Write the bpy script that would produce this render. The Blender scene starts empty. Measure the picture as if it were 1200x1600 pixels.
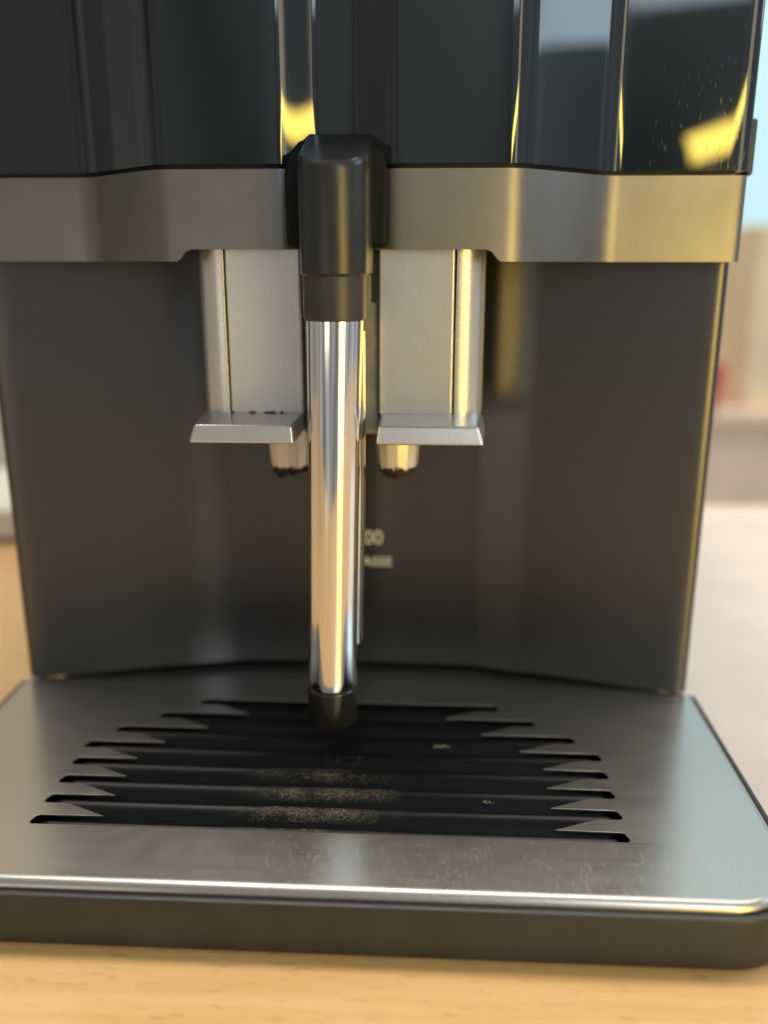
import bpy, bmesh, math, random
from mathutils import Vector, Matrix
from mathutils.geometry import tessellate_polygon

random.seed(7)
MM = 0.001
scene = bpy.context.scene
COL = scene.collection

# ------------------------------------------------------------------ camera
cam_data = bpy.data.cameras.new("camera")
cam = bpy.data.objects.new("camera", cam_data)
COL.objects.link(cam)
CP = Vector((26.95, -296.18, 170.02)) * MM
pit, yaw, roll = math.radians(15.79), math.radians(2.89), math.radians(0.04)
fw = Vector((-math.sin(yaw) * math.cos(pit), math.cos(yaw) * math.cos(pit), -math.sin(pit)))
rt = Vector((math.cos(yaw), math.sin(yaw), 0))
up = rt.cross(fw)
r2 = rt * math.cos(roll) + up * math.sin(roll)
u2 = -rt * math.sin(roll) + up * math.cos(roll)
m = Matrix((r2, u2, -fw)).transposed().to_4x4()
m.translation = CP
cam.matrix_world = m
cam_data.sensor_width = 36.0
cam_data.sensor_fit = 'AUTO'
cam_data.lens = 1377.85 / 1600 * 36.0
cam_data.clip_start = 0.01
cam_data.clip_end = 50
cam_data.dof.use_dof = True
cam_data.dof.focus_distance = 0.248
cam_data.dof.aperture_fstop = 4.2
scene.camera = cam

# ------------------------------------------------------------------ world + lamps + exposure
world = bpy.data.worlds.new("World")
scene.world = world
world.use_nodes = True
bgn = world.node_tree.nodes["Background"]
wt = world.node_tree
wtc = wt.nodes.new("ShaderNodeTexCoord")
wsep = wt.nodes.new("ShaderNodeSeparateXYZ")
wt.links.new(wtc.outputs["Generated"], wsep.inputs[0])
wmap = wt.nodes.new("ShaderNodeMapRange")          # room light: warm on the left, cool daylight side on the right
wmap.inputs["From Min"].default_value = -1
wt.links.new(wsep.outputs["X"], wmap.inputs["Value"])
wmix = wt.nodes.new("ShaderNodeMix")
wmix.data_type = 'RGBA'
wmix.inputs[6].default_value = (0.72, 0.69, 0.64, 1)
wmix.inputs[7].default_value = (0.72, 0.80, 0.86, 1)
wt.links.new(wmap.outputs[0], wmix.inputs[0])
wmp = wt.nodes.new("ShaderNodeMapping")              # uneven room: soft upright variation, as walls and furniture give
wmp.inputs["Scale"].default_value = (1, 1, 0.45)
wt.links.new(wtc.outputs["Generated"], wmp.inputs["Vector"])
wno = wt.nodes.new("ShaderNodeTexNoise")
wno.inputs["Scale"].default_value = 3.2
wno.inputs["Detail"].default_value = 2.5
wt.links.new(wmp.outputs[0], wno.inputs["Vector"])
wrg = wt.nodes.new("ShaderNodeMapRange")
for k_, v_ in zip(("From Min", "From Max", "To Min", "To Max"), (0.32, 0.68, 0.35, 1.65)):
    wrg.inputs[k_].default_value = v_
wt.links.new(wno.outputs["Fac"], wrg.inputs["Value"])
wmu = wt.nodes.new("ShaderNodeVectorMath")
wmu.operation = 'SCALE'
wt.links.new(wmix.outputs[2], wmu.inputs[0])
wt.links.new(wrg.outputs[0], wmu.inputs["Scale"])
wt.links.new(wmu.outputs[0], bgn.inputs[0])
bgn.inputs[1].default_value = 0.46

def area(name, loc, target, sx, sy, power, color, spin=0.0):
    d = bpy.data.lights.new(name, 'AREA')
    d.shape = 'RECTANGLE'
    d.size, d.size_y = sx, sy
    d.energy = power
    d.color = color
    o = bpy.data.objects.new(name, d)
    COL.objects.link(o)
    loc = Vector(loc)
    q = (Vector(target) - loc).to_track_quat('-Z', 'Y')
    o.matrix_world = Matrix.Translation(loc) @ q.to_matrix().to_4x4() @ Matrix.Rotation(spin, 4, 'Z')
    return o

area("ceiling_lamp", (-0.1, 0.28, 1.7), (0, -0.1, 0), 0.6, 0.25, 6.5, (1.0, 0.90, 0.76))
area("back_room_fill", (0.2, 0.40, 2.2), (0.2, 1.30, 0.2), 2.6, 0.6, 46, (1.0, 0.92, 0.82))  # unseen fill, added to brighten the wall and background things
area("side_window_lamp", (1.3, 0.02, 0.80), (0, -0.02, 0.18), 0.62, 0.62, 5.0, (0.62, 0.84, 1.0))
area("warm_strip_lamp", (0.352, -0.62, 0.300), (0.114, -0.006, 0.21), 0.17, 0.026, 0.34, (1.0, 0.74, 0.12), math.radians(17))
area("warm_shade_lamp", (0.405, -0.63, 0.085), (0.114, -0.006, 0.185), 0.26, 0.34, 2.3, (1.0, 0.67, 0.10))
area("front_window_lamp", (0.47, -1.2, 0.82), (0, -0.03, 0.14), 0.36, 0.55, 3.2, (0.68, 0.85, 1.0))
area("left_streak_fill", (-0.46, -0.98, 0.10), (0, 0, 0.10), 0.34, 0.14, 0.30, (1.0, 0.88, 0.70))  # unseen fill, added low down for a streak on the lower panel
area("sandy_strip_fill", (0.66, -0.92, 0.46), (0, -0.03, 0.2), 0.13, 0.46, 0.55, (1.0, 0.84, 0.58))  # unseen upright fill, added for a sandy reflection along the gloss channel

vs = scene.view_settings
vs.view_transform = 'Standard'
vs.look = 'None'
vs.exposure = 0.0
vs.gamma = 1.0
vs.use_curve_mapping = False

# ------------------------------------------------------------------ material helpers
def tangent(N, v):
    c = N.n("ShaderNodeCombineXYZ")
    for k in range(3):
        c.inputs[k].default_value = v[k]
    N.l(c.outputs[0], N.b.inputs["Tangent"])

class NT:
    def __init__(self, name):
        self.mat = bpy.data.materials.new(name)
        self.mat.use_nodes = True
        self.t = self.mat.node_tree
        self.b = self.t.nodes["Principled BSDF"]
        tc = self.n("ShaderNodeTexCoord")
        mp = self.n("ShaderNodeMapping")
        mp.inputs["Scale"].default_value = (1000, 1000, 1000)      # millimetres
        self.l(tc.outputs["Object"], mp.inputs["Vector"])
        self.co = mp.outputs["Vector"]
    def n(self, t, **kw):
        o = self.t.nodes.new(t)
        for k, v in kw.items():
            setattr(o, k, v)
        return o
    def l(self, a, b):
        self.t.links.new(a, b)
    def scaled(self, s, rot=(0, 0, 0)):
        mp = self.n("ShaderNodeMapping")
        mp.inputs["Scale"].default_value = s
        mp.inputs["Rotation"].default_value = rot
        self.l(self.co, mp.inputs["Vector"])
        return mp.outputs["Vector"]
    def noise(self, s=(1, 1, 1), scale=1.0, detail=3, rough=0.55, rot=(0, 0, 0), dist=0.0):
        nn = self.n("ShaderNodeTexNoise")
        nn.inputs["Scale"].default_value = scale
        nn.inputs["Detail"].default_value = detail
        nn.inputs["Roughness"].default_value = rough
        nn.inputs["Distortion"].default_value = dist
        self.l(self.scaled(s, rot), nn.inputs["Vector"])
        return nn.outputs["Fac"]
    def ramp(self, fac, stops):
        r = self.n("ShaderNodeValToRGB")
        e = r.color_ramp.elements
        while len(e) < len(stops):
            e.new(0.5)
        for k, (p, c) in enumerate(stops):
            e[k].position = p
            e[k].color = (c, c, c, 1) if isinstance(c, (int, float)) else (*c, 1)
        self.l(fac, r.inputs[0])
        return r.outputs[0]
    def rng(self, fac, a, b, c, d):
        r = self.n("ShaderNodeMapRange")
        for k, v in zip(("From Min", "From Max", "To Min", "To Max"), (a, b, c, d)):
            r.inputs[k].default_value = v
        self.l(fac, r.inputs["Value"])
        return r.outputs["Result"]
    def math(self, op, a, b=None):
        r = self.n("ShaderNodeMath", operation=op)
        for k, v in enumerate((a, b)):
            if v is None:
                continue
            if isinstance(v, (int, float)):
                r.inputs[k].default_value = v
            else:
                self.l(v, r.inputs[k])
        return r.outputs[0]
    def mix(self, fac, a, b):
        r = self.n("ShaderNodeMix", data_type='RGBA')
        for sock, v in ((r.inputs[0], fac), (r.inputs[6], a), (r.inputs[7], b)):
            if isinstance(v, tuple):
                sock.default_value = (*v, 1)
            elif isinstance(v, (int, float)):
                sock.default_value = v
            else:
                self.l(v, sock)
        return r.outputs[2]
    def bump(self, h, strength=0.1, dist=0.0002):
        b = self.n("ShaderNodeBump")
        b.inputs["Strength"].default_value = strength
        b.inputs["Distance"].default_value = dist
        self.l(h, b.inputs["Height"])
        self.l(b.outputs[0], self.b.inputs["Normal"])
    def set(self, **kw):
        for k, v in kw.items():
            k = k.replace("_", " ")
            if k == "Base Color" and isinstance(v, tuple):
                v = (*v, 1)
            if isinstance(v, (int, float, tuple)):
                self.b.inputs[k].default_value = v
            else:
                self.l(v, self.b.inputs[k])
        return self

def xyz(N):
    s = N.n("ShaderNodeSeparateXYZ")
    N.l(N.co, s.inputs[0])
    return s.outputs

M = {}
# glossy black front glass: dust, wipe marks, fine scratches
N = NT("gloss_black")
dust = N.ramp(N.noise(scale=1.6, detail=4, rough=0.7), [(0.70, 0.0), (0.78, 1.0)])
smear = N.noise(s=(0.06, 0.06, 0.02), scale=1.0, detail=4, rough=0.6, dist=1.2)
scr = N.ramp(N.noise(s=(1.6, 1, 0.16), scale=1.3, detail=2, rot=(0, math.radians(-28), 0)), [(0.66, 0.0), (0.72, 1.0)])
P3 = xyz(N)
zone = N.math('MULTIPLY', N.rng(P3[0], 86, 112, 0, 1), N.rng(P3[2], 232, 212, 0, 1))
zone2 = N.math('MULTIPLY', scr, zone)
col = N.mix(N.math('MULTIPLY', dust, 0.05), (0.005, 0.009, 0.015), (0.5, 0.48, 0.42))
col = N.mix(N.math('MULTIPLY', zone2, 0.28), col, (0.6, 0.55, 0.42))
N.set(Base_Color=col, Roughness=N.math('ADD', N.rng(smear, 0.35, 0.75, 0.015, 0.075), N.math('MULTIPLY', zone2, 0.25)),
      IOR=1.52, Coat_Weight=0.35, Coat_Roughness=0.02)
M["gloss"] = N.mat

# satin metallic band
N = NT("satin_band")
g = N.noise(scale=5.0, detail=2, rough=0.7)
b1 = N.noise(s=(0.05, 0.05, 0.05), scale=1.0, detail=4)
spk = N.ramp(N.noise(scale=2.4, detail=3, rough=0.7), [(0.72, 0.0), (0.77, 1.0)])
col = N.mix(N.rng(b1, 0.3, 0.7, 0, 1), (0.175, 0.168, 0.158), (0.212, 0.204, 0.192))
col = N.mix(N.math('MULTIPLY', spk, 0.6), col, (0.75, 0.70, 0.6))
N.set(Base_Color=col, Metallic=0.9, Roughness=N.rng(g, 0.3, 0.7, 0.30, 0.46))
N.bump(g, 0.25, 0.00012)
M["band"] = N.mat

# dark brushed lower panel
N = NT("dark_brushed_panel")
br = N.noise(s=(0.012, 0.012, 1.6), scale=1.0, detail=3, rough=0.6)
cl = N.noise(s=(0.03, 0.03, 0.03), scale=1.0, detail=3)
col = N.mix(N.rng(br, 0.3, 0.7, 0, 1), (0.088, 0.088, 0.089), (0.094, 0.094, 0.095))
N.set(Base_Color=col, Metallic=0.85, Roughness=N.rng(N.math('ADD', N.math('MULTIPLY', br, 0.6), N.math('MULTIPLY', cl, 0.4)), 0.3, 0.7, 0.265, 0.295),
      Anisotropic=0.75)
tangent(N, (0, 0, 1))
N.bump(br, 0.04, 0.00006)
M["panel"] = N.mat

# silver painted spout
N = NT("silver_paint")
g = N.noise(scale=4.0, detail=2, rough=0.6)
sm = N.noise(s=(0.12, 0.12, 0.08), scale=1.0, detail=4, dist=0.8)
stain = N.ramp(N.noise(scale=0.55, detail=5, rough=0.7), [(0.69, 0.0), (0.76, 1.0)])
col = N.mix(N.rng(sm, 0.3, 0.7, 0, 1), (0.58, 0.562, 0.54), (0.61, 0.594, 0.572))
col = N.mix(N.math('MULTIPLY', stain, 0.30), col, (0.16, 0.10, 0.05))
N.set(Base_Color=col, Metallic=0.8, Roughness=N.rng(g, 0.3, 0.7, 0.24, 0.34))
N.bump(g, 0.03, 0.0001)
M["silver"] = N.mat

# nozzle: the same paint with dark coffee crust creeping up from its lower rim
N = NT("stained_nozzle")
P3 = xyz(N)
crust = N.math('ADD', N.rng(P3[2], 105.0, 110.2, 0.84, 0.0), N.math('MULTIPLY', N.noise(scale=0.45, detail=5, rough=0.75), 1.0))
crust = N.ramp(crust, [(0.93, 0.0), (1.0, 1.0)])
col = N.mix(crust, (0.72, 0.66, 0.56), (0.03, 0.015, 0.007))
N.set(Base_Color=col, Metallic=N.rng(crust, 0, 1, 0.4, 0.0), Roughness=N.rng(crust, 0, 1, 0.36, 0.8))
M["nozzle"] = N.mat

# polished steel tube
N = NT("polished_steel")
sp = N.ramp(N.noise(scale=0.8, detail=4, rough=0.7), [(0.73, 0.0), (0.78, 1.0)])
st = N.noise(s=(3.0, 3.0, 0.03), scale=1.0, detail=3)
col = N.mix(N.math('MULTIPLY', sp, 0.25), (0.77, 0.76, 0.74), (0.25, 0.2, 0.14))
N.set(Base_Color=col, Metallic=1.0, Roughness=N.rng(st, 0.3, 0.7, 0.07, 0.15))
M["steel"] = N.mat

# brushed tray plate
N = NT("brushed_tray_steel")
br = N.noise(s=(0.02, 6.0, 6.0), scale=1.0, detail=2, rough=0.5)
cl = N.noise(s=(0.045, 0.06, 0.05), scale=1.0, detail=4, dist=1.5)
sc = N.ramp(N.noise(s=(0.5, 2.2, 1), scale=1.0, detail=3, rot=(0, 0, 0.6)), [(0.72, 0.0), (0.76, 1.0)])
wipe = N.ramp(N.noise(s=(0.5, 0.14, 0.1), scale=1.0, detail=6, rough=0.7, rot=(0, 0, -0.5), dist=2.0), [(0.54, 0.0), (0.66, 1.0)])
P3 = xyz(N)
wz = N.math('MULTIPLY', N.rng(P3[1], -84, -92, 0, 1), N.rng(P3[0], -45, -5, 0, 1))
wz = N.math('MULTIPLY', wz, wipe)
col = N.mix(N.rng(br, 0.3, 0.7, 0, 1), (0.44, 0.42, 0.395), (0.48, 0.46, 0.435))
col = N.mix(N.math('MULTIPLY', wz, 0.22), col, (0.62, 0.60, 0.56))
col = N.mix(N.math('MULTIPLY', sc, 0.10), col, (0.8, 0.78, 0.74))
rg = N.math('ADD', N.rng(N.math('ADD', N.math('MULTIPLY', br, 0.5), N.math('MULTIPLY', cl, 0.5)), 0.3, 0.7, 0.26, 0.33), N.math('MULTIPLY', wz, 0.03))
N.set(Base_Color=col, Metallic=N.rng(wz, 0, 1, 0.95, 0.82), Roughness=rg, Anisotropic=0.6)
tangent(N, (0, 1, 0))
N.bump(br, 0.05, 0.00006)
M["tray"] = N.mat

def plastic(name, c, r0, r1, bump=0.08, c2=None):
    N = NT(name)
    g = N.noise(scale=3.0, detail=3, rough=0.6)
    d = N.noise(s=(0.08, 0.08, 0.08), scale=1.0, detail=4, dist=0.6)
    c2 = c2 or tuple(v * 1.5 for v in c)
    N.set(Base_Color=N.mix(N.rng(d, 0.35, 0.7, 0, 1), c, c2), Roughness=N.rng(d, 0.3, 0.7, r0, r1))
    N.bump(g, bump, 0.0001)
    return N.mat

M["plastic"] = plastic("charcoal_plastic", (0.020, 0.0205, 0.021), 0.36, 0.50)
M["cap"] = plastic("black_satin_plastic", (0.012, 0.013, 0.014), 0.26, 0.34, 0.04)
M["collar"] = plastic("grey_black_plastic", (0.022, 0.022, 0.021), 0.36, 0.44, 0.04)
M["tip"] = plastic("smoked_black_tip", (0.012, 0.011, 0.010), 0.12, 0.2, 0.02)
M["core"] = plastic("dark_core", (0.010, 0.010, 0.011), 0.5, 0.6)
M["olive"] = plastic("olive_grey_plastic", (0.17, 0.16, 0.13), 0.4, 0.5)
M["rubber"] = plastic("matt_black_slide", (0.004, 0.005, 0.006), 0.55, 0.65)
M["rubber"].node_tree.nodes["Principled BSDF"].inputs["Specular IOR Level"].default_value = 0.2

# black grille slats with a pale dried film in the middle
N = NT("black_grille")
P3 = xyz(N)
film = N.math('MULTIPLY', N.rng(N.math('ABSOLUTE', N.math('ADD', P3[0], 4.0)), 27, 8, 0, 1), N.rng(P3[1], -48, -60, 0, 1))
film = N.math('MULTIPLY', film, N.ramp(N.noise(s=(0.8, 1.6, 1.6), scale=1.6, detail=6, rough=0.75), [(0.45, 0.0), (0.66, 1.0)]))
film = N.math('MULTIPLY', film, N.rng(P3[2], 14.9, 16.4, 0.0, 1))
film = N.math('MULTIPLY', film, N.ramp(N.noise(s=(0.10, 0.12, 0.12), scale=1.0, detail=2), [(0.40, 0.15), (0.60, 1.0)]))
sp = N.ramp(N.noise(scale=0.7, detail=5, rough=0.75), [(0.70, 0.0), (0.76, 1.0)])
col = N.mix(N.math('MULTIPLY', film, 0.75), (0.006, 0.0063, 0.007), (0.34, 0.29, 0.19))
col = N.mix(N.math('MULTIPLY', sp, 0.25), col, (0.10, 0.06, 0.03))
N.set(Base_Color=col, Roughness=N.math('ADD', 0.30, N.math('MULTIPLY', film, 0.5)), Specular_IOR_Level=0.18)
M["grille"] = N.mat

N = NT("dried_flakes")
v = N.noise(scale=1.3, detail=2)
N.set(Base_Color=N.mix(N.rng(v, 0.35, 0.65, 0, 1), (0.42, 0.36, 0.24), (0.20, 0.15, 0.08)), Roughness=0.8)
M["flake"] = N.mat
N = NT("coffee_crust")
v = N.noise(scale=1.5, detail=3)
N.set(Base_Color=N.mix(N.rng(v, 0.35, 0.65, 0, 1), (0.012, 0.007, 0.004), (0.05, 0.022, 0.01)), Roughness=0.75)
M["crust"] = N.mat
N = NT("pale_print")
N.set(Base_Color=(0.62, 0.60, 0.54), Roughness=0.5)
M["print"] = N.mat

# beech
N = NT("beech_wood")
gr = N.noise(s=(0.012, 0.22, 0.22), scale=1.0, detail=5, rough=0.6, dist=0.6)
fl = N.ramp(N.noise(s=(0.11, 0.9, 0.9), scale=1.0, detail=2), [(0.62, 0.0), (0.68, 1.0)])
big = N.noise(s=(0.004, 0.02, 0.02), scale=1.0, detail=3)
col = N.mix(N.rng(gr, 0.3, 0.7, 0, 1), (0.68, 0.41, 0.16), (0.78, 0.50, 0.22))
col = N.mix(N.math('MULTIPLY', N.rng(big, 0.3, 0.7, 0, 1), 0.35), col, (0.62, 0.36, 0.13))
col = N.mix(N.math('MULTIPLY', fl, 0.42), col, (0.30, 0.14, 0.05))
N.set(Base_Color=col, Roughness=N.rng(gr, 0.3, 0.7, 0.22, 0.32), Coat_Weight=0.8, Coat_Roughness=0.12)
N.bump(gr, 0.05, 0.0002)
M["beech"] = N.mat

def simple(name, c, rough=0.6, c2=None, s=0.02):
    N = NT(name)
    v = N.noise(s=(s, s, s), scale=1.0, detail=4)
    N.set(Base_Color=N.mix(N.rng(v, 0.3, 0.7, 0, 1), c, c2 or tuple(x * 0.85 for x in c)), Roughness=rough)
    return N.mat
M["wall"] = simple("cream_wall", (0.66, 0.56, 0.42), 0.8)
M["tan"] = simple("tan_board", (0.80, 0.66, 0.44), 0.7)
M["rose"] = simple("rose_brown_wood", (0.82, 0.62, 0.48), 0.6)
M["red"] = simple("red_glaze", (0.62, 0.08, 0.09), 0.35)
M["mat"] = simple("pale_window_sheen", (0.84, 0.69, 0.60), 0.35)  # window sheen on the wood, put in as a pale colour
M["white"] = simple("white_card", (0.78, 0.74, 0.66), 0.5)
N = NT("daylight_pane")
N.set(Base_Color=(0.05, 0.07, 0.08), Roughness=0.2)
N.b.inputs["Emission Color"].default_value = (0.58, 0.87, 0.94, 1)
N.b.inputs["Emission Strength"].default_value = 0.95
M["pane"] = N.mat

# ------------------------------------------------------------------ mesh helpers (all in millimetres)
def obj(name, bm, mat, parent=None, smooth=True, bevel=0.0, seg=3, angle=35, wn=True):
    bmesh.ops.recalc_face_normals(bm, faces=bm.faces)
    me = bpy.data.meshes.new(name)
    for v in bm.verts:
        v.co *= MM
    bm.to_mesh(me)
    bm.free()
    o = bpy.data.objects.new(name, me)
    COL.objects.link(o)
    me.materials.append(M[mat])
    if smooth:
        me.polygons.foreach_set("use_smooth", [True] * len(me.polygons))
        me.set_sharp_from_angle(angle=math.radians(angle))
    if bevel > 0:
        b = o.modifiers.new("bevel", 'BEVEL')
        b.width = bevel * MM
        b.segments = seg
        b.limit_method = 'ANGLE'
        b.angle_limit = math.radians(angle)
        b.harden_normals = False
    if wn and smooth:
        w = o.modifiers.new("wn", 'WEIGHTED_NORMAL')
        w.keep_sharp = bevel == 0
    if parent is not None:
        o.parent = parent
    return o

def thing(name, label, cat, group=None, loc=(0, 0, 0)):
    o = bpy.data.objects.new(name, None)
    COL.objects.link(o)
    o.empty_display_size = 0.02
    tag(o, label, cat, group)
    return o

def tag(o, label, cat, group=None):
    o["label"] = label
    o["category"] = cat
    if group:
        o["group"] = group

def chaikin(pts, n=3, closed=False):
    for _ in range(n):
        out = []
        k = len(pts)
        if not closed:
            out.append(pts[0])
        for i in range(k if closed else k - 1):
            a, b = pts[i], pts[(i + 1) % k]
            out.append(tuple(a[j] * .75 + b[j] * .25 for j in range(len(a))))
            out.append(tuple(a[j] * .25 + b[j] * .75 for j in range(len(a))))
        if not closed:
            out.append(pts[-1])
        pts = out
    return pts

def mirror(half):
    """half runs from x = 0 outwards; returns the whole line from -x to +x"""
    return [(-x, y) for x, y in reversed(half) if x > 1e-6] + list(half)

def offset(line, d):
    """push a plan line (running +x, front towards -y) backwards by d along its normal"""
    out = []
    for i, p in enumerate(line):
        a = line[max(0, i - 1)]
        b = line[min(len(line) - 1, i + 1)]
        tx, ty = b[0] - a[0], b[1] - a[1]
        L = math.hypot(tx, ty) or 1
        out.append((p[0] - ty / L * d, p[1] + tx / L * d))
    return out

def sheet(line, z0, z1, thick):
    """a plan line extruded from z0 to z1 (numbers or functions of x) with thickness"""
    f0 = z0 if callable(z0) else (lambda x: z0)
    f1 = z1 if callable(z1) else (lambda x: z1)
    bk = offset(line, thick)
    bm = bmesh.new()
    R = []
    for (x, y), (X, Y) in zip(line, bk):
        R.append([bm.verts.new(c) for c in ((x, y, f0(x)), (x, y, f1(x)), (X, Y, f1(x)), (X, Y, f0(x)))])
    for a, b in zip(R, R[1:]):
        for k in range(4):
            bm.faces.new((a[k], b[k], b[(k + 1) % 4], a[(k + 1) % 4]))
    bm.faces.new(R[0])
    bm.faces.new(R[-1][::-1])
    return bm

def prism(poly, z0, z1, top_scale=None):
    bm = bmesh.new()
    lo = [bm.verts.new((x, y, z0)) for x, y in poly]
    hi = [bm.verts.new((x, y, z1)) for x, y in poly]
    n = len(poly)
    for i in range(n):
        bm.faces.new((lo[i], lo[(i + 1) % n], hi[(i + 1) % n], hi[i]))
    bm.faces.new(lo[::-1])
    bm.faces.new(hi)
    return bm

def box(x0, x1, y0, y1, z0, z1):
    return prism([(x0, y0), (x1, y0), (x1, y1), (x0, y1)], z0, z1)

def lathe(prof, cx=0, cy=0, n=64, squash=1.0, close=True):
    """prof: list of (r, z, dx, dy)"""
    bm = bmesh.new()
    rings = []
    for pr in prof:
        r, z = pr[0], pr[1]
        dx, dy = (pr[2], pr[3]) if len(pr) > 2 else (0, 0)
        rings.append([bm.verts.new((cx + dx + r * math.cos(2 * math.pi * k / n), cy + dy + r * squash * math.sin(2 * math.pi * k / n), z)) for k in range(n)])
    for a, b in zip(rings, rings[1:]):
        for k in range(n):
            bm.faces.new((a[k], a[(k + 1) % n], b[(k + 1) % n], b[k]))
    if close:
        bm.faces.new(rings[0][::-1])
        bm.faces.new(rings[-1])
    return bm

def rounded(x0, x1, y0, y1, r, n=10):
    """rounded rectangle, radii r = (front-left, front-right, back-right, back-left), counter-clockwise"""
    out = []
    for (cx, cy, rr, a0) in ((x0 + r[0], y0 + r[0], r[0], 180), (x1 - r[1], y0 + r[1], r[1], 270),
                             (x1 - r[2], y1 - r[2], r[2], 0), (x0 + r[3], y1 - r[3], r[3], 90)):
        if rr < 0.01:
            out.append((cx, cy))
            continue
        for k in range(n + 1):
            a = math.radians(a0 + 90 * k / n)
            out.append((cx + rr * math.cos(a), cy + rr * math.sin(a)))
    return out

# ------------------------------------------------------------------ setting: counter, wall, window
counter = obj("wooden_counter", prism(rounded(-900, 900, -420, 340, (5, 5, 5, 5), 4), -30, 0), "beech", None, bevel=2.0)
tag(counter, "orange beech wood counter top under the coffee machine", "counter")

wall = obj("wall", box(-2000, 2200, 1520, 1560, -900, 2500), "wall", None, bevel=0)
wall["kind"] = "structure"

win = thing("window", "bright pale blue blurred window behind the machine's right side", "window")
obj("pane", box(330, 1750, 1500, 1506, 45, 2050), "pane", win, smooth=False)
for (a, b, c, d) in ((300, 330, 15, 2080), (1750, 1780, 15, 2080), (330, 1750, 15, 45), (330, 1750, 2050, 2080)):
    obj("window_frame", box(a, b, 1492, 1519, c, d), "white", win, bevel=2)

cab = thing("low_cabinet", "blurred rose brown low cabinet below the bright window", "cabinet")
obj("carcass", box(330, 1250, 905, 1300, -860, -40), "rose", cab, bevel=2)
obj("cabinet_top", box(322, 1258, 895, 1305, -40, -20), "rose", cab, bevel=3)
tb = obj("storage_box", prism(rounded(452, 760, 920, 1120, (6, 6, 6, 6), 4), -20, 218), "tan", None, bevel=3)
tag(tb, "blurred tan storage box standing on the rose brown cabinet", "box")
cup = thing("red_cup", "small blurred red cup beside the tan storage box", "cup")
obj("cup_body", lathe([(22, -70 + 50), (27, -60 + 50), (31, 18), (31, 40), (29, 40), (28, 5), (2, -14)], 394, 915, 40), "red", cup)
hb = bmesh.new()
ring = []
for k in range(13):
    a = math.radians(-90 + 180 * k / 12)
    c = Vector((394 - 29 - 14 * math.cos(a), 915, 12 + 16 * math.sin(a)))
    d = Vector((-math.cos(a), 0, math.sin(a)))
    ring.append([hb.verts.new(c + d * 3 * math.cos(t) + Vector((0, 1, 0)) * 3 * math.sin(t)) for t in [2 * math.pi * j / 8 for j in range(8)]])
for a, b in zip(ring, ring[1:]):
    for j in range(8):
        hb.faces.new((a[j], a[(j + 1) % 8], b[(j + 1) % 8], b[j]))
obj("handle", hb, "red", cup)

sh = obj("window_sheen_sheet", prism(rounded(131, 430, -66, 328, (1, 1, 1, 1), 2), 0.1, 0.9), "mat", None, smooth=False)  # added pale sheet; its colour imitates window light reflected by the counter
tag(sh, "blurred pale pinkish white sheet standing in for window sheen on the counter right of the machine", "mat")
lb = thing("white_box", "flat white box with dark base left of the machine", "box")
obj("base", box(-420, -228, 222, 330, 0, 3), "core", lb, bevel=0.5)
obj("lid", box(-424, -226, 219, 332, 3.2, 22), "white", lb, bevel=2)

# ------------------------------------------------------------------ coffee machine
mach = thing("coffee_machine", "black and silver automatic coffee machine with steel milk tube", "coffee machine")

LOW = chaikin(mirror([(0, 16), (22, 15.8), (42, 14.8), (48, 13.8), (60, 10.4), (66, 9.2), (80, 7.0), (104, 3.0), (117, 0.8), (121.5, 0.6), (123, 3.2), (123.2, 8), (123.2, 22)]), 3)
def panel_bottom(x):
    t = min(1.0, max(0.0, (abs(x) - 70) / 48))
    return 21.5 - 2.6 * t
obj("lower_panel", sheet(LOW, panel_bottom, 177, 2.2), "panel", mach, bevel=0.4)
obj("housing", prism([(-120.5, 24), (120.5, 24), (120.5, 300), (-120.5, 300)], 1, 289), "plastic", mach, bevel=3)

SK = [(x, y) for x, y in offset(LOW, 2.6) if abs(x) < 117]
obj("lower_skirt", prism([(-122, 3.6)] + SK + [(122, 3.6), (122, 23.5), (-122, 23.5)], 18.6, 18.85), "core", mach)

UP = chaikin(mirror([(0, -26.8), (4.4, -26.8), (6.0, -27.0), (7.6, -27.6), (14.2, -30.0), (16.0, -30.8), (18.4, -31), (24, -31), (46, -31), (51, -30.6), (55.5, -28),
                     (61, -23.2), (75, -10.8), (78.5, -7.7), (82.5, -6.1), (87, -6), (91, -6), (114, -6), (119.5, -6), (122.6, -5.4), (123.5, -3), (123.6, 2), (123.6, 20)]), 3)
obj("upper_panel", sheet(UP, 196.9, 290, 2.6), "gloss", mach, bevel=0.7, seg=4)

def band_bottom(x):
    a = abs(x)
    if a > 47.2:
        return 170.3
    if a < 43.6:
        return 173.7
    t = (47.2 - a) / 3.6
    return 170.3 + 3.4 * t * t * (3 - 2 * t)
obj("trim_band", sheet(UP, band_bottom, 195.6, 2.6), "band", mach, bevel=0.55, seg=4)
CORE = [(x, y) for x, y in offset(UP, 3.4) if abs(x) < 119]
obj("inner_core", prism(CORE + [(119, 60), (-119, 60)], 175.4, 288.5), "core", mach)
for s in (-1, 1):
    obj("side_panel", box(*sorted((s * 120.6, s * 123.2)), 23, 300, 20, 289.5), "plastic", mach, bevel=0.8)
    obj("side_latch", prism(rounded(*sorted((s * 123.8, s * 126.2)), 0, 60, (1, 1, 1, 1), 4), 196, 212.5), "cap", mach, bevel=0.9)

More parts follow.
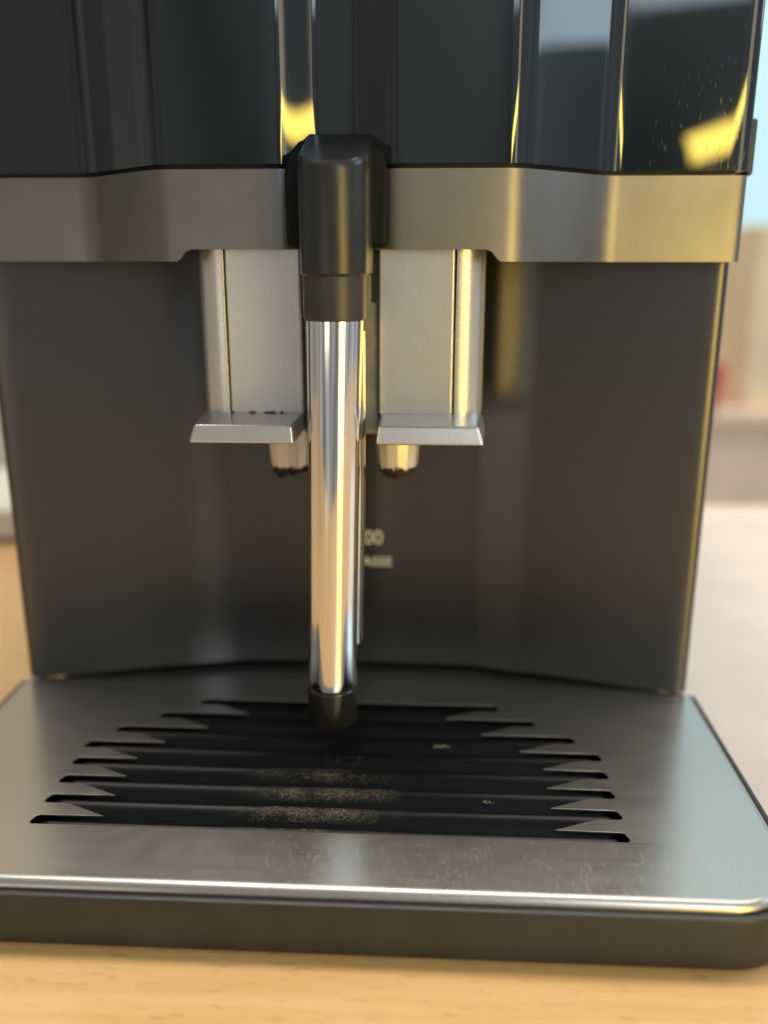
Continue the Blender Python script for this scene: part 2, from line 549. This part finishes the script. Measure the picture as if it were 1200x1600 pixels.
# printed lettering on the lower panel
def text(body, size, x, z, align, name, width=None):
    c = bpy.data.curves.new(name, 'FONT')
    c.body = body
    c.size = size * MM
    c.extrude = 0.05 * MM
    c.align_x = align
    c.offset = 0.0001 * 0.6
    o = bpy.data.objects.new(name, c)
    COL.objects.link(o)
    bpy.context.view_layer.update()
    me = bpy.data.meshes.new_from_object(o)
    bpy.data.objects.remove(o)
    xs = [v.co.x for v in me.vertices]
    k = (width * MM / (max(xs) - min(xs))) if width else 1
    x0 = (max(xs) + min(xs)) / 2
    for v in me.vertices:
        v.co = Vector(((v.co.x - x0) * k + x * MM, 15.72 * MM - v.co.z, v.co.y + z * MM))
    t = bpy.data.objects.new(name, me)
    COL.objects.link(t)
    me.materials.append(M["print"])
    t.parent = mach
    return t
text("EQ.300", 7.6, 0.0, 69.3, 'CENTER', "lettering", 21.4)
text("extraKLASSE", 4.9, 0.0, 60.8, 'CENTER', "lettering", 28.4)

# ---- spout
spout = obj("spout", box(-11.6, 11.6, -23, 6, 118, 175), "olive", mach, bevel=0.8)
for s in (-1, 1):
    def sx(a, s=s):
        p = [(s * x, y) for x, y in a]
        return p if s > 0 else p[::-1]
    # cover plate, rounded corner, inner block
    obj("spout_cover", prism(sx([(11.7, -26), (34.3, -26), (34.3, -22), (11.7, -22)]), 124.6, 175), "silver", spout, bevel=0.7)
    cor = [(34.75, -25.9)] + [(35.6 + 8.2 * math.sin(a), -17.7 - 8.2 * math.cos(a)) for a in [math.radians(10 * k) for k in range(10)]] + [(43.8, -2), (34.75, -2)]
    obj("spout_corner", prism(sx(cor), 124.6, 175), "silver", spout, bevel=0.25, seg=2)
    obj("spout_block", box(*sorted((s * 12.2, s * 34.6)), -21.5, 6, 118.5, 175), "olive", spout, bevel=0.5)
    # ledge: wedge with flaring faces
    bm = bmesh.new()
    top = [(12.6, -43.6), (41.6, -43.6), (43.6, -22.5), (12.0, -22.5)]
    bot = [(11.9, -45.2), (43.2, -45.2), (45.0, -20), (11.9, -20)]
    hi = [bm.verts.new((s * x, y, 124.4 if y < -30 else 125.1)) for x, y in top]
    lo = [bm.verts.new((s * x, y, 119.0)) for x, y in bot]
    for i in range(4):
        bm.faces.new((lo[i], lo[(i + 1) % 4], hi[(i + 1) % 4], hi[i]))
    bm.faces.new(lo[::-1]); bm.faces.new(hi)
    obj("ledge", bm, "silver", spout, bevel=0.85, seg=4)
    # nozzle: short faceted outlet with a crusted rim
    nz = obj("nozzle", lathe([(6.9, 119.6), (6.9, 113), (6.2, 107.2), (6.0, 105.4), (5.2, 105.0), (4.2, 105.2), (4.0, 109)], s * 17.4, -18.5, 12), "nozzle", spout, bevel=0.35, angle=20)
    bm = bmesh.new()
    for k in range(16):
        a = random.choice((0.4, 2.0, 3.6, 4.4, 5.0)) + random.gauss(0, 0.35)
        r = random.uniform(4.2, 6.35)
        c = Vector((s * 17.4 + r * math.cos(a), -18.5 + r * math.sin(a), 105.1 + random.uniform(-0.8, 1.1) + (r > 6) * 0.6))
        sz = random.uniform(0.35, 0.9)
        vs_ = bmesh.ops.create_icosphere(bm, subdivisions=1, radius=sz)["verts"]
        for v in vs_:
            v.co = Vector((v.co.x * random.uniform(.8, 1.4), v.co.y, v.co.z * random.uniform(.6, 1.1))) + c
    for k in range(3):
        vs_ = bmesh.ops.create_icosphere(bm, subdivisions=1, radius=0.9 + 0.3 * (k == 1))["verts"]
        for v in vs_:
            v.co = v.co * random.uniform(.85, 1.15) + Vector((s * 17.4 - 1.6 + k * 1.1 * s, -22.0, 104.9 - (k == 1) * 0.7))
    g = obj("coffee_crust", bm, "crust", spout)
    g["label"] = "dark dried coffee crust under the nozzle"
    g["kind"] = "stuff"
# slider slot beside the tube
obj("rail_slot", prism(rounded(9.4, 10.9, -23.3, -22.8, (0.1,) * 4, 2), 158.5, 174.5), "core", spout, wn=False)

# dark marks where cover meets ledge
bm = bmesh.new()
for (x, w) in ((-27.5, 2.2), (-22.0, 4.2), (-33.8, 0.9), (36.2, 0.8), (40.4, 0.9), (-18.5, 1.0)):
    for k in range(int(w * 2) + 1):
        vs_ = bmesh.ops.create_icosphere(bm, subdivisions=1, radius=random.uniform(0.2, 0.42))["verts"]
        y = -26.1 if abs(x) < 35 else -25.4 + (abs(x) - 36) * 0.7
        for v in vs_:
            v.co = v.co + Vector((x + random.uniform(-w, w) * .5, y, 125.1 + random.uniform(-.1, .25)))
g = obj("coffee_specks", bm, "crust", spout)
g["kind"] = "stuff"

# ---- milk tube on its slide
YT = -48.0
base_poly = [(-14.6, 174.2), (14.6, 174.2), (14.9, 194), (13.8, 199.5), (11.0, 203.2), (6, 204.6), (-6, 204.6), (-11.0, 203.2), (-13.8, 199.5), (-14.9, 194)]
bm = bmesh.new()
f_ = [bm.verts.new((x * 1.0, -32.2 + (0.0 if z < 198 else (z - 198) * 0.5), z)) for x, z in base_poly]
b_ = [bm.verts.new((x, -25, z)) for x, z in base_poly]
for i in range(len(f_)):
    j = (i + 1) % len(f_)
    bm.faces.new((f_[i], f_[j], b_[j], b_[i]))
bm.faces.new(f_[::-1]); bm.faces.new(b_)
mt = obj("milk_tube", bm, "rubber", mach, bevel=2.2, seg=5, angle=50)
mt["label"] = "sliding milk tube with black handle cap and polished steel sleeve"

# handle cap: stadium plan, top sloping up towards the machine
def stadium(r, yf, yb, cx, n=28):
    out = []
    for k in range(n + 1):
        a = math.pi + math.pi * k / n
        out.append((cx + r * math.cos(a), yf + r * math.sin(a)))
    out += [(cx + r, yb), (cx - r, yb)]
    return out
def cap_rings(spec, yb, cx):
    bm = bmesh.new()
    R = []
    for (r, z, slope) in spec:
        R.append([bm.verts.new((x, y, z + slope * max(0.0, (y - (YT - 9.7))))) for x, y in stadium(r, YT, yb, cx)])
    for a, b in zip(R, R[1:]):
        n = len(a)
        for i in range(n):
            bm.faces.new((a[i], a[(i + 1) % n], b[(i + 1) % n], b[i]))
    bm.faces.new(R[0][::-1]); bm.faces.new(R[-1])
    return bm
CX = 0.95
obj("handle_cap", cap_rings([(8.7, 166.4, 0), (9.3, 167.2, 0), (9.4, 172, 0), (9.4, 192.9, 0.36), (9.2, 193.9, 0.36), (8.6, 194.5, 0.36)], -28.5, CX), "cap", mt, angle=32)
obj("collar", lathe([(8.6, 168), (8.7, 166), (8.7, 155.6), (8.3, 154.7), (7.0, 154.7)], 0.8, YT, 64), "collar", mt)
obj("collar_back", box(-6.5, 8.2, -42, -29, 154.9, 167), "collar", mt, bevel=1.0)

def tx(z):
    return 0.85 - 2.4 * (154.7 - z) / 110.0
prof = []
for k in range(41):
    t = k / 40
    z = 155.6 - t * (155.6 - 44.8)
    # gently waisted sleeve
    knots = [(155.6, 7.95), (145, 7.8), (128, 7.58), (112, 7.45), (92, 7.4), (72, 7.4), (58, 7.5), (50, 7.58), (44.8, 7.68)]
    for (za, ra), (zb_, rb) in zip(knots, knots[1:]):
        if za >= z >= zb_ - 1e-6:
            u = (za - z) / (za - zb_)
            r = ra + (rb - ra) * u
            break
    prof.append((r, z, tx(z), 0))
prof = [(7.2, 156.0, tx(156), 0)] + prof + [(7.45, 44.3, tx(44.3), 0), (7.0, 44.2, tx(44), 0)]
obj("steel_sleeve", lathe(prof, 0, YT, 96), "steel", mt, angle=50)
rp = [(6.6, 151.6), (7.5, 151.2), (7.6, 148), (7.55, 128), (7.5, 100), (7.5, 75), (7.5, 55.4), (7.2, 54.6), (6, 54.4)]
obj("rear_sleeve", lathe([(r, z, tx(z) + 0.25 + 0.9 * min(1, (151 - z) / 40), 0) for r, z in rp], 0, YT + 9.6, 72), "steel", mt, angle=50)
obj("tube_tip", lathe([(6.5, 44.6, tx(44), 0), (7.55, 44.0, tx(44), 0), (7.7, 43.2, tx(44), 0), (7.7, 32.9, tx(44), 0), (7.45, 32.2, tx(44), 0), (6.4, 32.0, tx(44), 0), (6.0, 36, tx(44), 0)], 0, YT, 64), "tip", mt, angle=50)

# ------------------------------------------------------------------ drip tray
tray = thing("drip_tray", "brushed steel drip tray with black slatted grille on the counter", "drip tray")
ZT = 18.35
WT = 124.6

# plan outline of plate: rounded front corners, back edge tucked under the recessed panel
def tray_outline(off):
    w = WT + off
    yf = -110.4 - off
    r = 21 + off
    out = []
    for (cx, a0) in ((-w + r, 180), (w - r, 270)):
        for k in range(15):
            a = math.radians(a0 + 90 * k / 14)
            out.append((cx + r * math.cos(a), yf + r + r * math.sin(a)))
    bo = off
    out += [(w, -12), (w, 1.5 + bo), (w - 2, 3.0 + bo), (118, 4 + bo), (100, 6 + bo), (66, 12 + bo), (46, 17.5 + bo), (0, 19 + bo)]
    out += [(-46, 17.5 + bo), (-66, 12 + bo), (-100, 6 + bo), (-118, 4 + bo), (-w + 2, 3.0 + bo), (-w, 1.5 + bo), (-w, -12)]
    return out

NB = 8
Y0, PITCH, SW = -86.9, 10.17, 4.5
LH = [83.6, 83.6, 83.6, 83.6, 83.5, 76.6, 64.8, 53.0]
def hole_half():
    """right hand edge of the opening, front to back"""
    pts = []
    for i in range(NB):
        L, yf, yb = LH[i], Y0 + PITCH * i, Y0 + PITCH * i + SW
        if i > 0:
            pts += [(L - 9.0, yf - 0.75), (L - 6.5, yf - 0.1)]
        pts += [(L - 0.9, yf), (L, yf + 0.5), (L + 0.1, yf + 1.6), (L - 0.6, yb - 0.5), (L - 1.6, yb)]
        if i < NB - 1:
            pts += [(L - 8, yb + 0.05), (min(L - 19.5, LH[i + 1] - 18.5), yb + 0.2)]
    return pts
HH = hole_half()
hole = HH + [(-x, y) for x, y in reversed(HH)]

# plate: flat top with the opening, small rolled slot edges, rolled outer lip
bm = bmesh.new()
outer = tray_outline(-2.4)
loops = [[Vector((x, y, 0)) for x, y in outer], [Vector((x, y, 0)) for x, y in hole]]
tris = tessellate_polygon(loops)
flat = [bm.verts.new((v.x, v.y, ZT)) for lp in loops for v in lp]
for t in tris:
    try:
        bm.faces.new([flat[k] for k in t])
    except ValueError:
        pass
no = len(outer)
ov, hv = flat[:no], flat[no:]
def strip(a, b):
    n = len(a)
    for i in range(n):
        bm.faces.new((a[i], a[(i + 1) % n], b[(i + 1) % n], b[i]))
prev = ov
for k in range(1, 7):
    a = math.radians(90 * k / 6)
    ring_ = [bm.verts.new((x, y, ZT - 2.4 * (1 - math.cos(a)))) for x, y in tray_outline(-2.4 + 2.4 * math.sin(a))]
    strip(prev, ring_)
    prev = ring_
ring_ = [bm.verts.new((x, y, ZT - 3.0)) for x, y in tray_outline(0)]
strip(prev, ring_)
cxh = [sum(p[0] for p in hole) / len(hole), sum(p[1] for p in hole) / len(hole)]
def hole_in(d):
    """opening shrunk by d along its normals"""
    n = len(hole)
    out = []
    for i in range(n):
        a, b = hole[i - 1], hole[(i + 1) % n]
        tx_, ty_ = b[0] - a[0], b[1] - a[1]
        L = math.hypot(tx_, ty_) or 1
        out.append((hole[i][0] - ty_ / L * d, hole[i][1] + tx_ / L * d))
    return out
prev = hv
for (d, dz) in ((0.06, 0.03), (0.10, 0.12), (0.10, 0.45)):
    rr = [bm.verts.new((x, y, ZT - dz)) for x, y in hole_in(d)]
    strip(prev, rr)
    prev = rr
obj("cover_plate", bm, "tray", tray, angle=50)

# plastic tray body
bm = bmesh.new()
R = []
for (off, z) in ((-1.0, 0.05), (0.6, 0.15), (1.7, 0.9), (2.2, 2.4), (2.5, 8), (2.5, 15.0), (2.2, 15.9), (1.5, 16.2), (0.7, 16.1), (0.3, 15.6), (0.25, 14.8), (-0.6, 14.6)):
    R.append([bm.verts.new((x, y, z)) for x, y in tray_outline(off)])
for a, b in zip(R, R[1:]):
    strip(a, b)
bm.faces.new(R[0][::-1])
inner = [bm.verts.new((x, y, 7.0)) for x, y in tray_outline(-2.2)]
strip(R[-1], inner)
bm.faces.new(inner)
obj("basin", bm, "plastic", tray, angle=45)

# black slats: ridge in the slot, face sloping down towards the front
for i in range(NB):
    L, yf = LH[i] - 2.0, Y0 + PITCH * i
    sec = [(yf - 6.4, 9.2), (yf - 0.9, 15.3), (yf + 0.7, 16.6), (yf + 2.2, 17.3), (yf + 2.9, 17.35), (yf + 3.2, 17.1), (yf + 3.3, 16.4), (yf + 2.8, 9.0)]
    if i == 0:
        sec[0] = (yf - 3.0, 9.2)
    bm = bmesh.new()
    # ends taper so that the slat slips under the teeth
    xs = [-L, -L + 1.2, -L + 3, L - 3, L - 1.2, L]
    R = []
    for q, x in enumerate(xs):
        dz = 0.9 if q in (0, 5) else (0.25 if q in (1, 4) else 0)
        R.append([bm.verts.new((x, y, z - dz)) for y, z in sec])
    for a, b in zip(R, R[1:]):
        n = len(a)
        for k in range(n):
            bm.faces.new((a[k], a[(k + 1) % n], b[(k + 1) % n], b[k]))
    bm.faces.new(R[0]); bm.faces.new(R[-1][::-1])
    sl = obj("grille_slat", bm, "grille", tray, angle=40)
    if 1 <= i <= 4:
        for s in (-1, 1):
            x = s * (46.5 - 3.2 * (i - 1))
            tb_ = bmesh.new()
            tsec = [(yf - 3.0, 12.6), (yf - 3.4, 13.1), (yf - 1.5, 15.2), (yf - 1.1, 15.0), (yf - 1.0, 14.6)]
            ta = [tb_.verts.new((x - 2.3, y, z)) for y, z in tsec]
            tc_ = [tb_.verts.new((x + 2.3, y, z)) for y, z in tsec]
            for k in range(5):
                tb_.faces.new((ta[k], ta[(k + 1) % 5], tc_[(k + 1) % 5], tc_[k]))
            tb_.faces.new(ta); tb_.faces.new(tc_[::-1])
            obj("tab", tb_, "grille", sl, bevel=0.22)

# dried flakes on the slats and crumbs on the plate
bm = bmesh.new()
def flake(c, s):
    ax = Vector((random.gauss(0, 1), random.gauss(0, 1), random.gauss(0, 1))).normalized()
    rot = Matrix.Rotation(random.uniform(0, 6.28), 3, ax)
    vs_ = [bm.verts.new(rot @ Vector(p) * s + c) for p in ((1, 0, 0), (-0.6, 0.7, 0.1), (-0.5, -0.8, 0), (0.1, 0, 0.6))]
    for f in ((0, 1, 2), (0, 1, 3), (1, 2, 3), (2, 0, 3)):
        bm.faces.new([vs_[k] for k in f])
for (i, xa, xb, n) in ((1, -27, 6, 520), (2, -24, 18, 520), (3, -20, 18, 420), (4, -8, 10, 90)):
    yf = Y0 + PITCH * i
    for _ in range(n):
        u = (random.random() + random.random()) / 2
        x = xa + (xb - xa) * u
        if math.sin(x * 1.7 + i * 2) + math.sin(x * 0.63 + i) < random.uniform(-1.9, 0.6):
            continue
        t = random.random() ** 2.0
        y = yf + 0.9 - t * 2.2
        z = 16.8 - t * 1.75
        flake(Vector((x, y, z)), random.uniform(0.06, 0.20))
for (x, i, s) in ((31, 5, 0.9), (33, 5, 1.1), (35, 5, 0.7), (47.5, 2, 0.6), (45.8, 2, 0.7), (-9, 3, 0.4)):
    yf = Y0 + PITCH * i
    for _ in range(5):
        flake(Vector((x + random.uniform(-.9, .9), yf - 0.6 + random.uniform(-.6, .4), 16.4)), s * random.uniform(.4, .9))
fl_ = obj("dried_residue", bm, "flake", tray, smooth=False)
fl_["kind"] = "stuff"
bm = bmesh.new()
for _ in range(46):
    x, y = random.gauss(45, 30), random.uniform(-106, -88)
    if abs(x) < 110:
        flake(Vector((x, y, ZT + 0.05)), random.uniform(0.08, 0.28))
for _ in range(16):
    flake(Vector((87 + random.gauss(0, 2), -88 + random.gauss(0, 2.5), ZT + 0.05)), random.uniform(0.1, 0.3))
fl_ = obj("crumbs", bm, "flake", tray, smooth=False)
fl_["kind"] = "stuff"
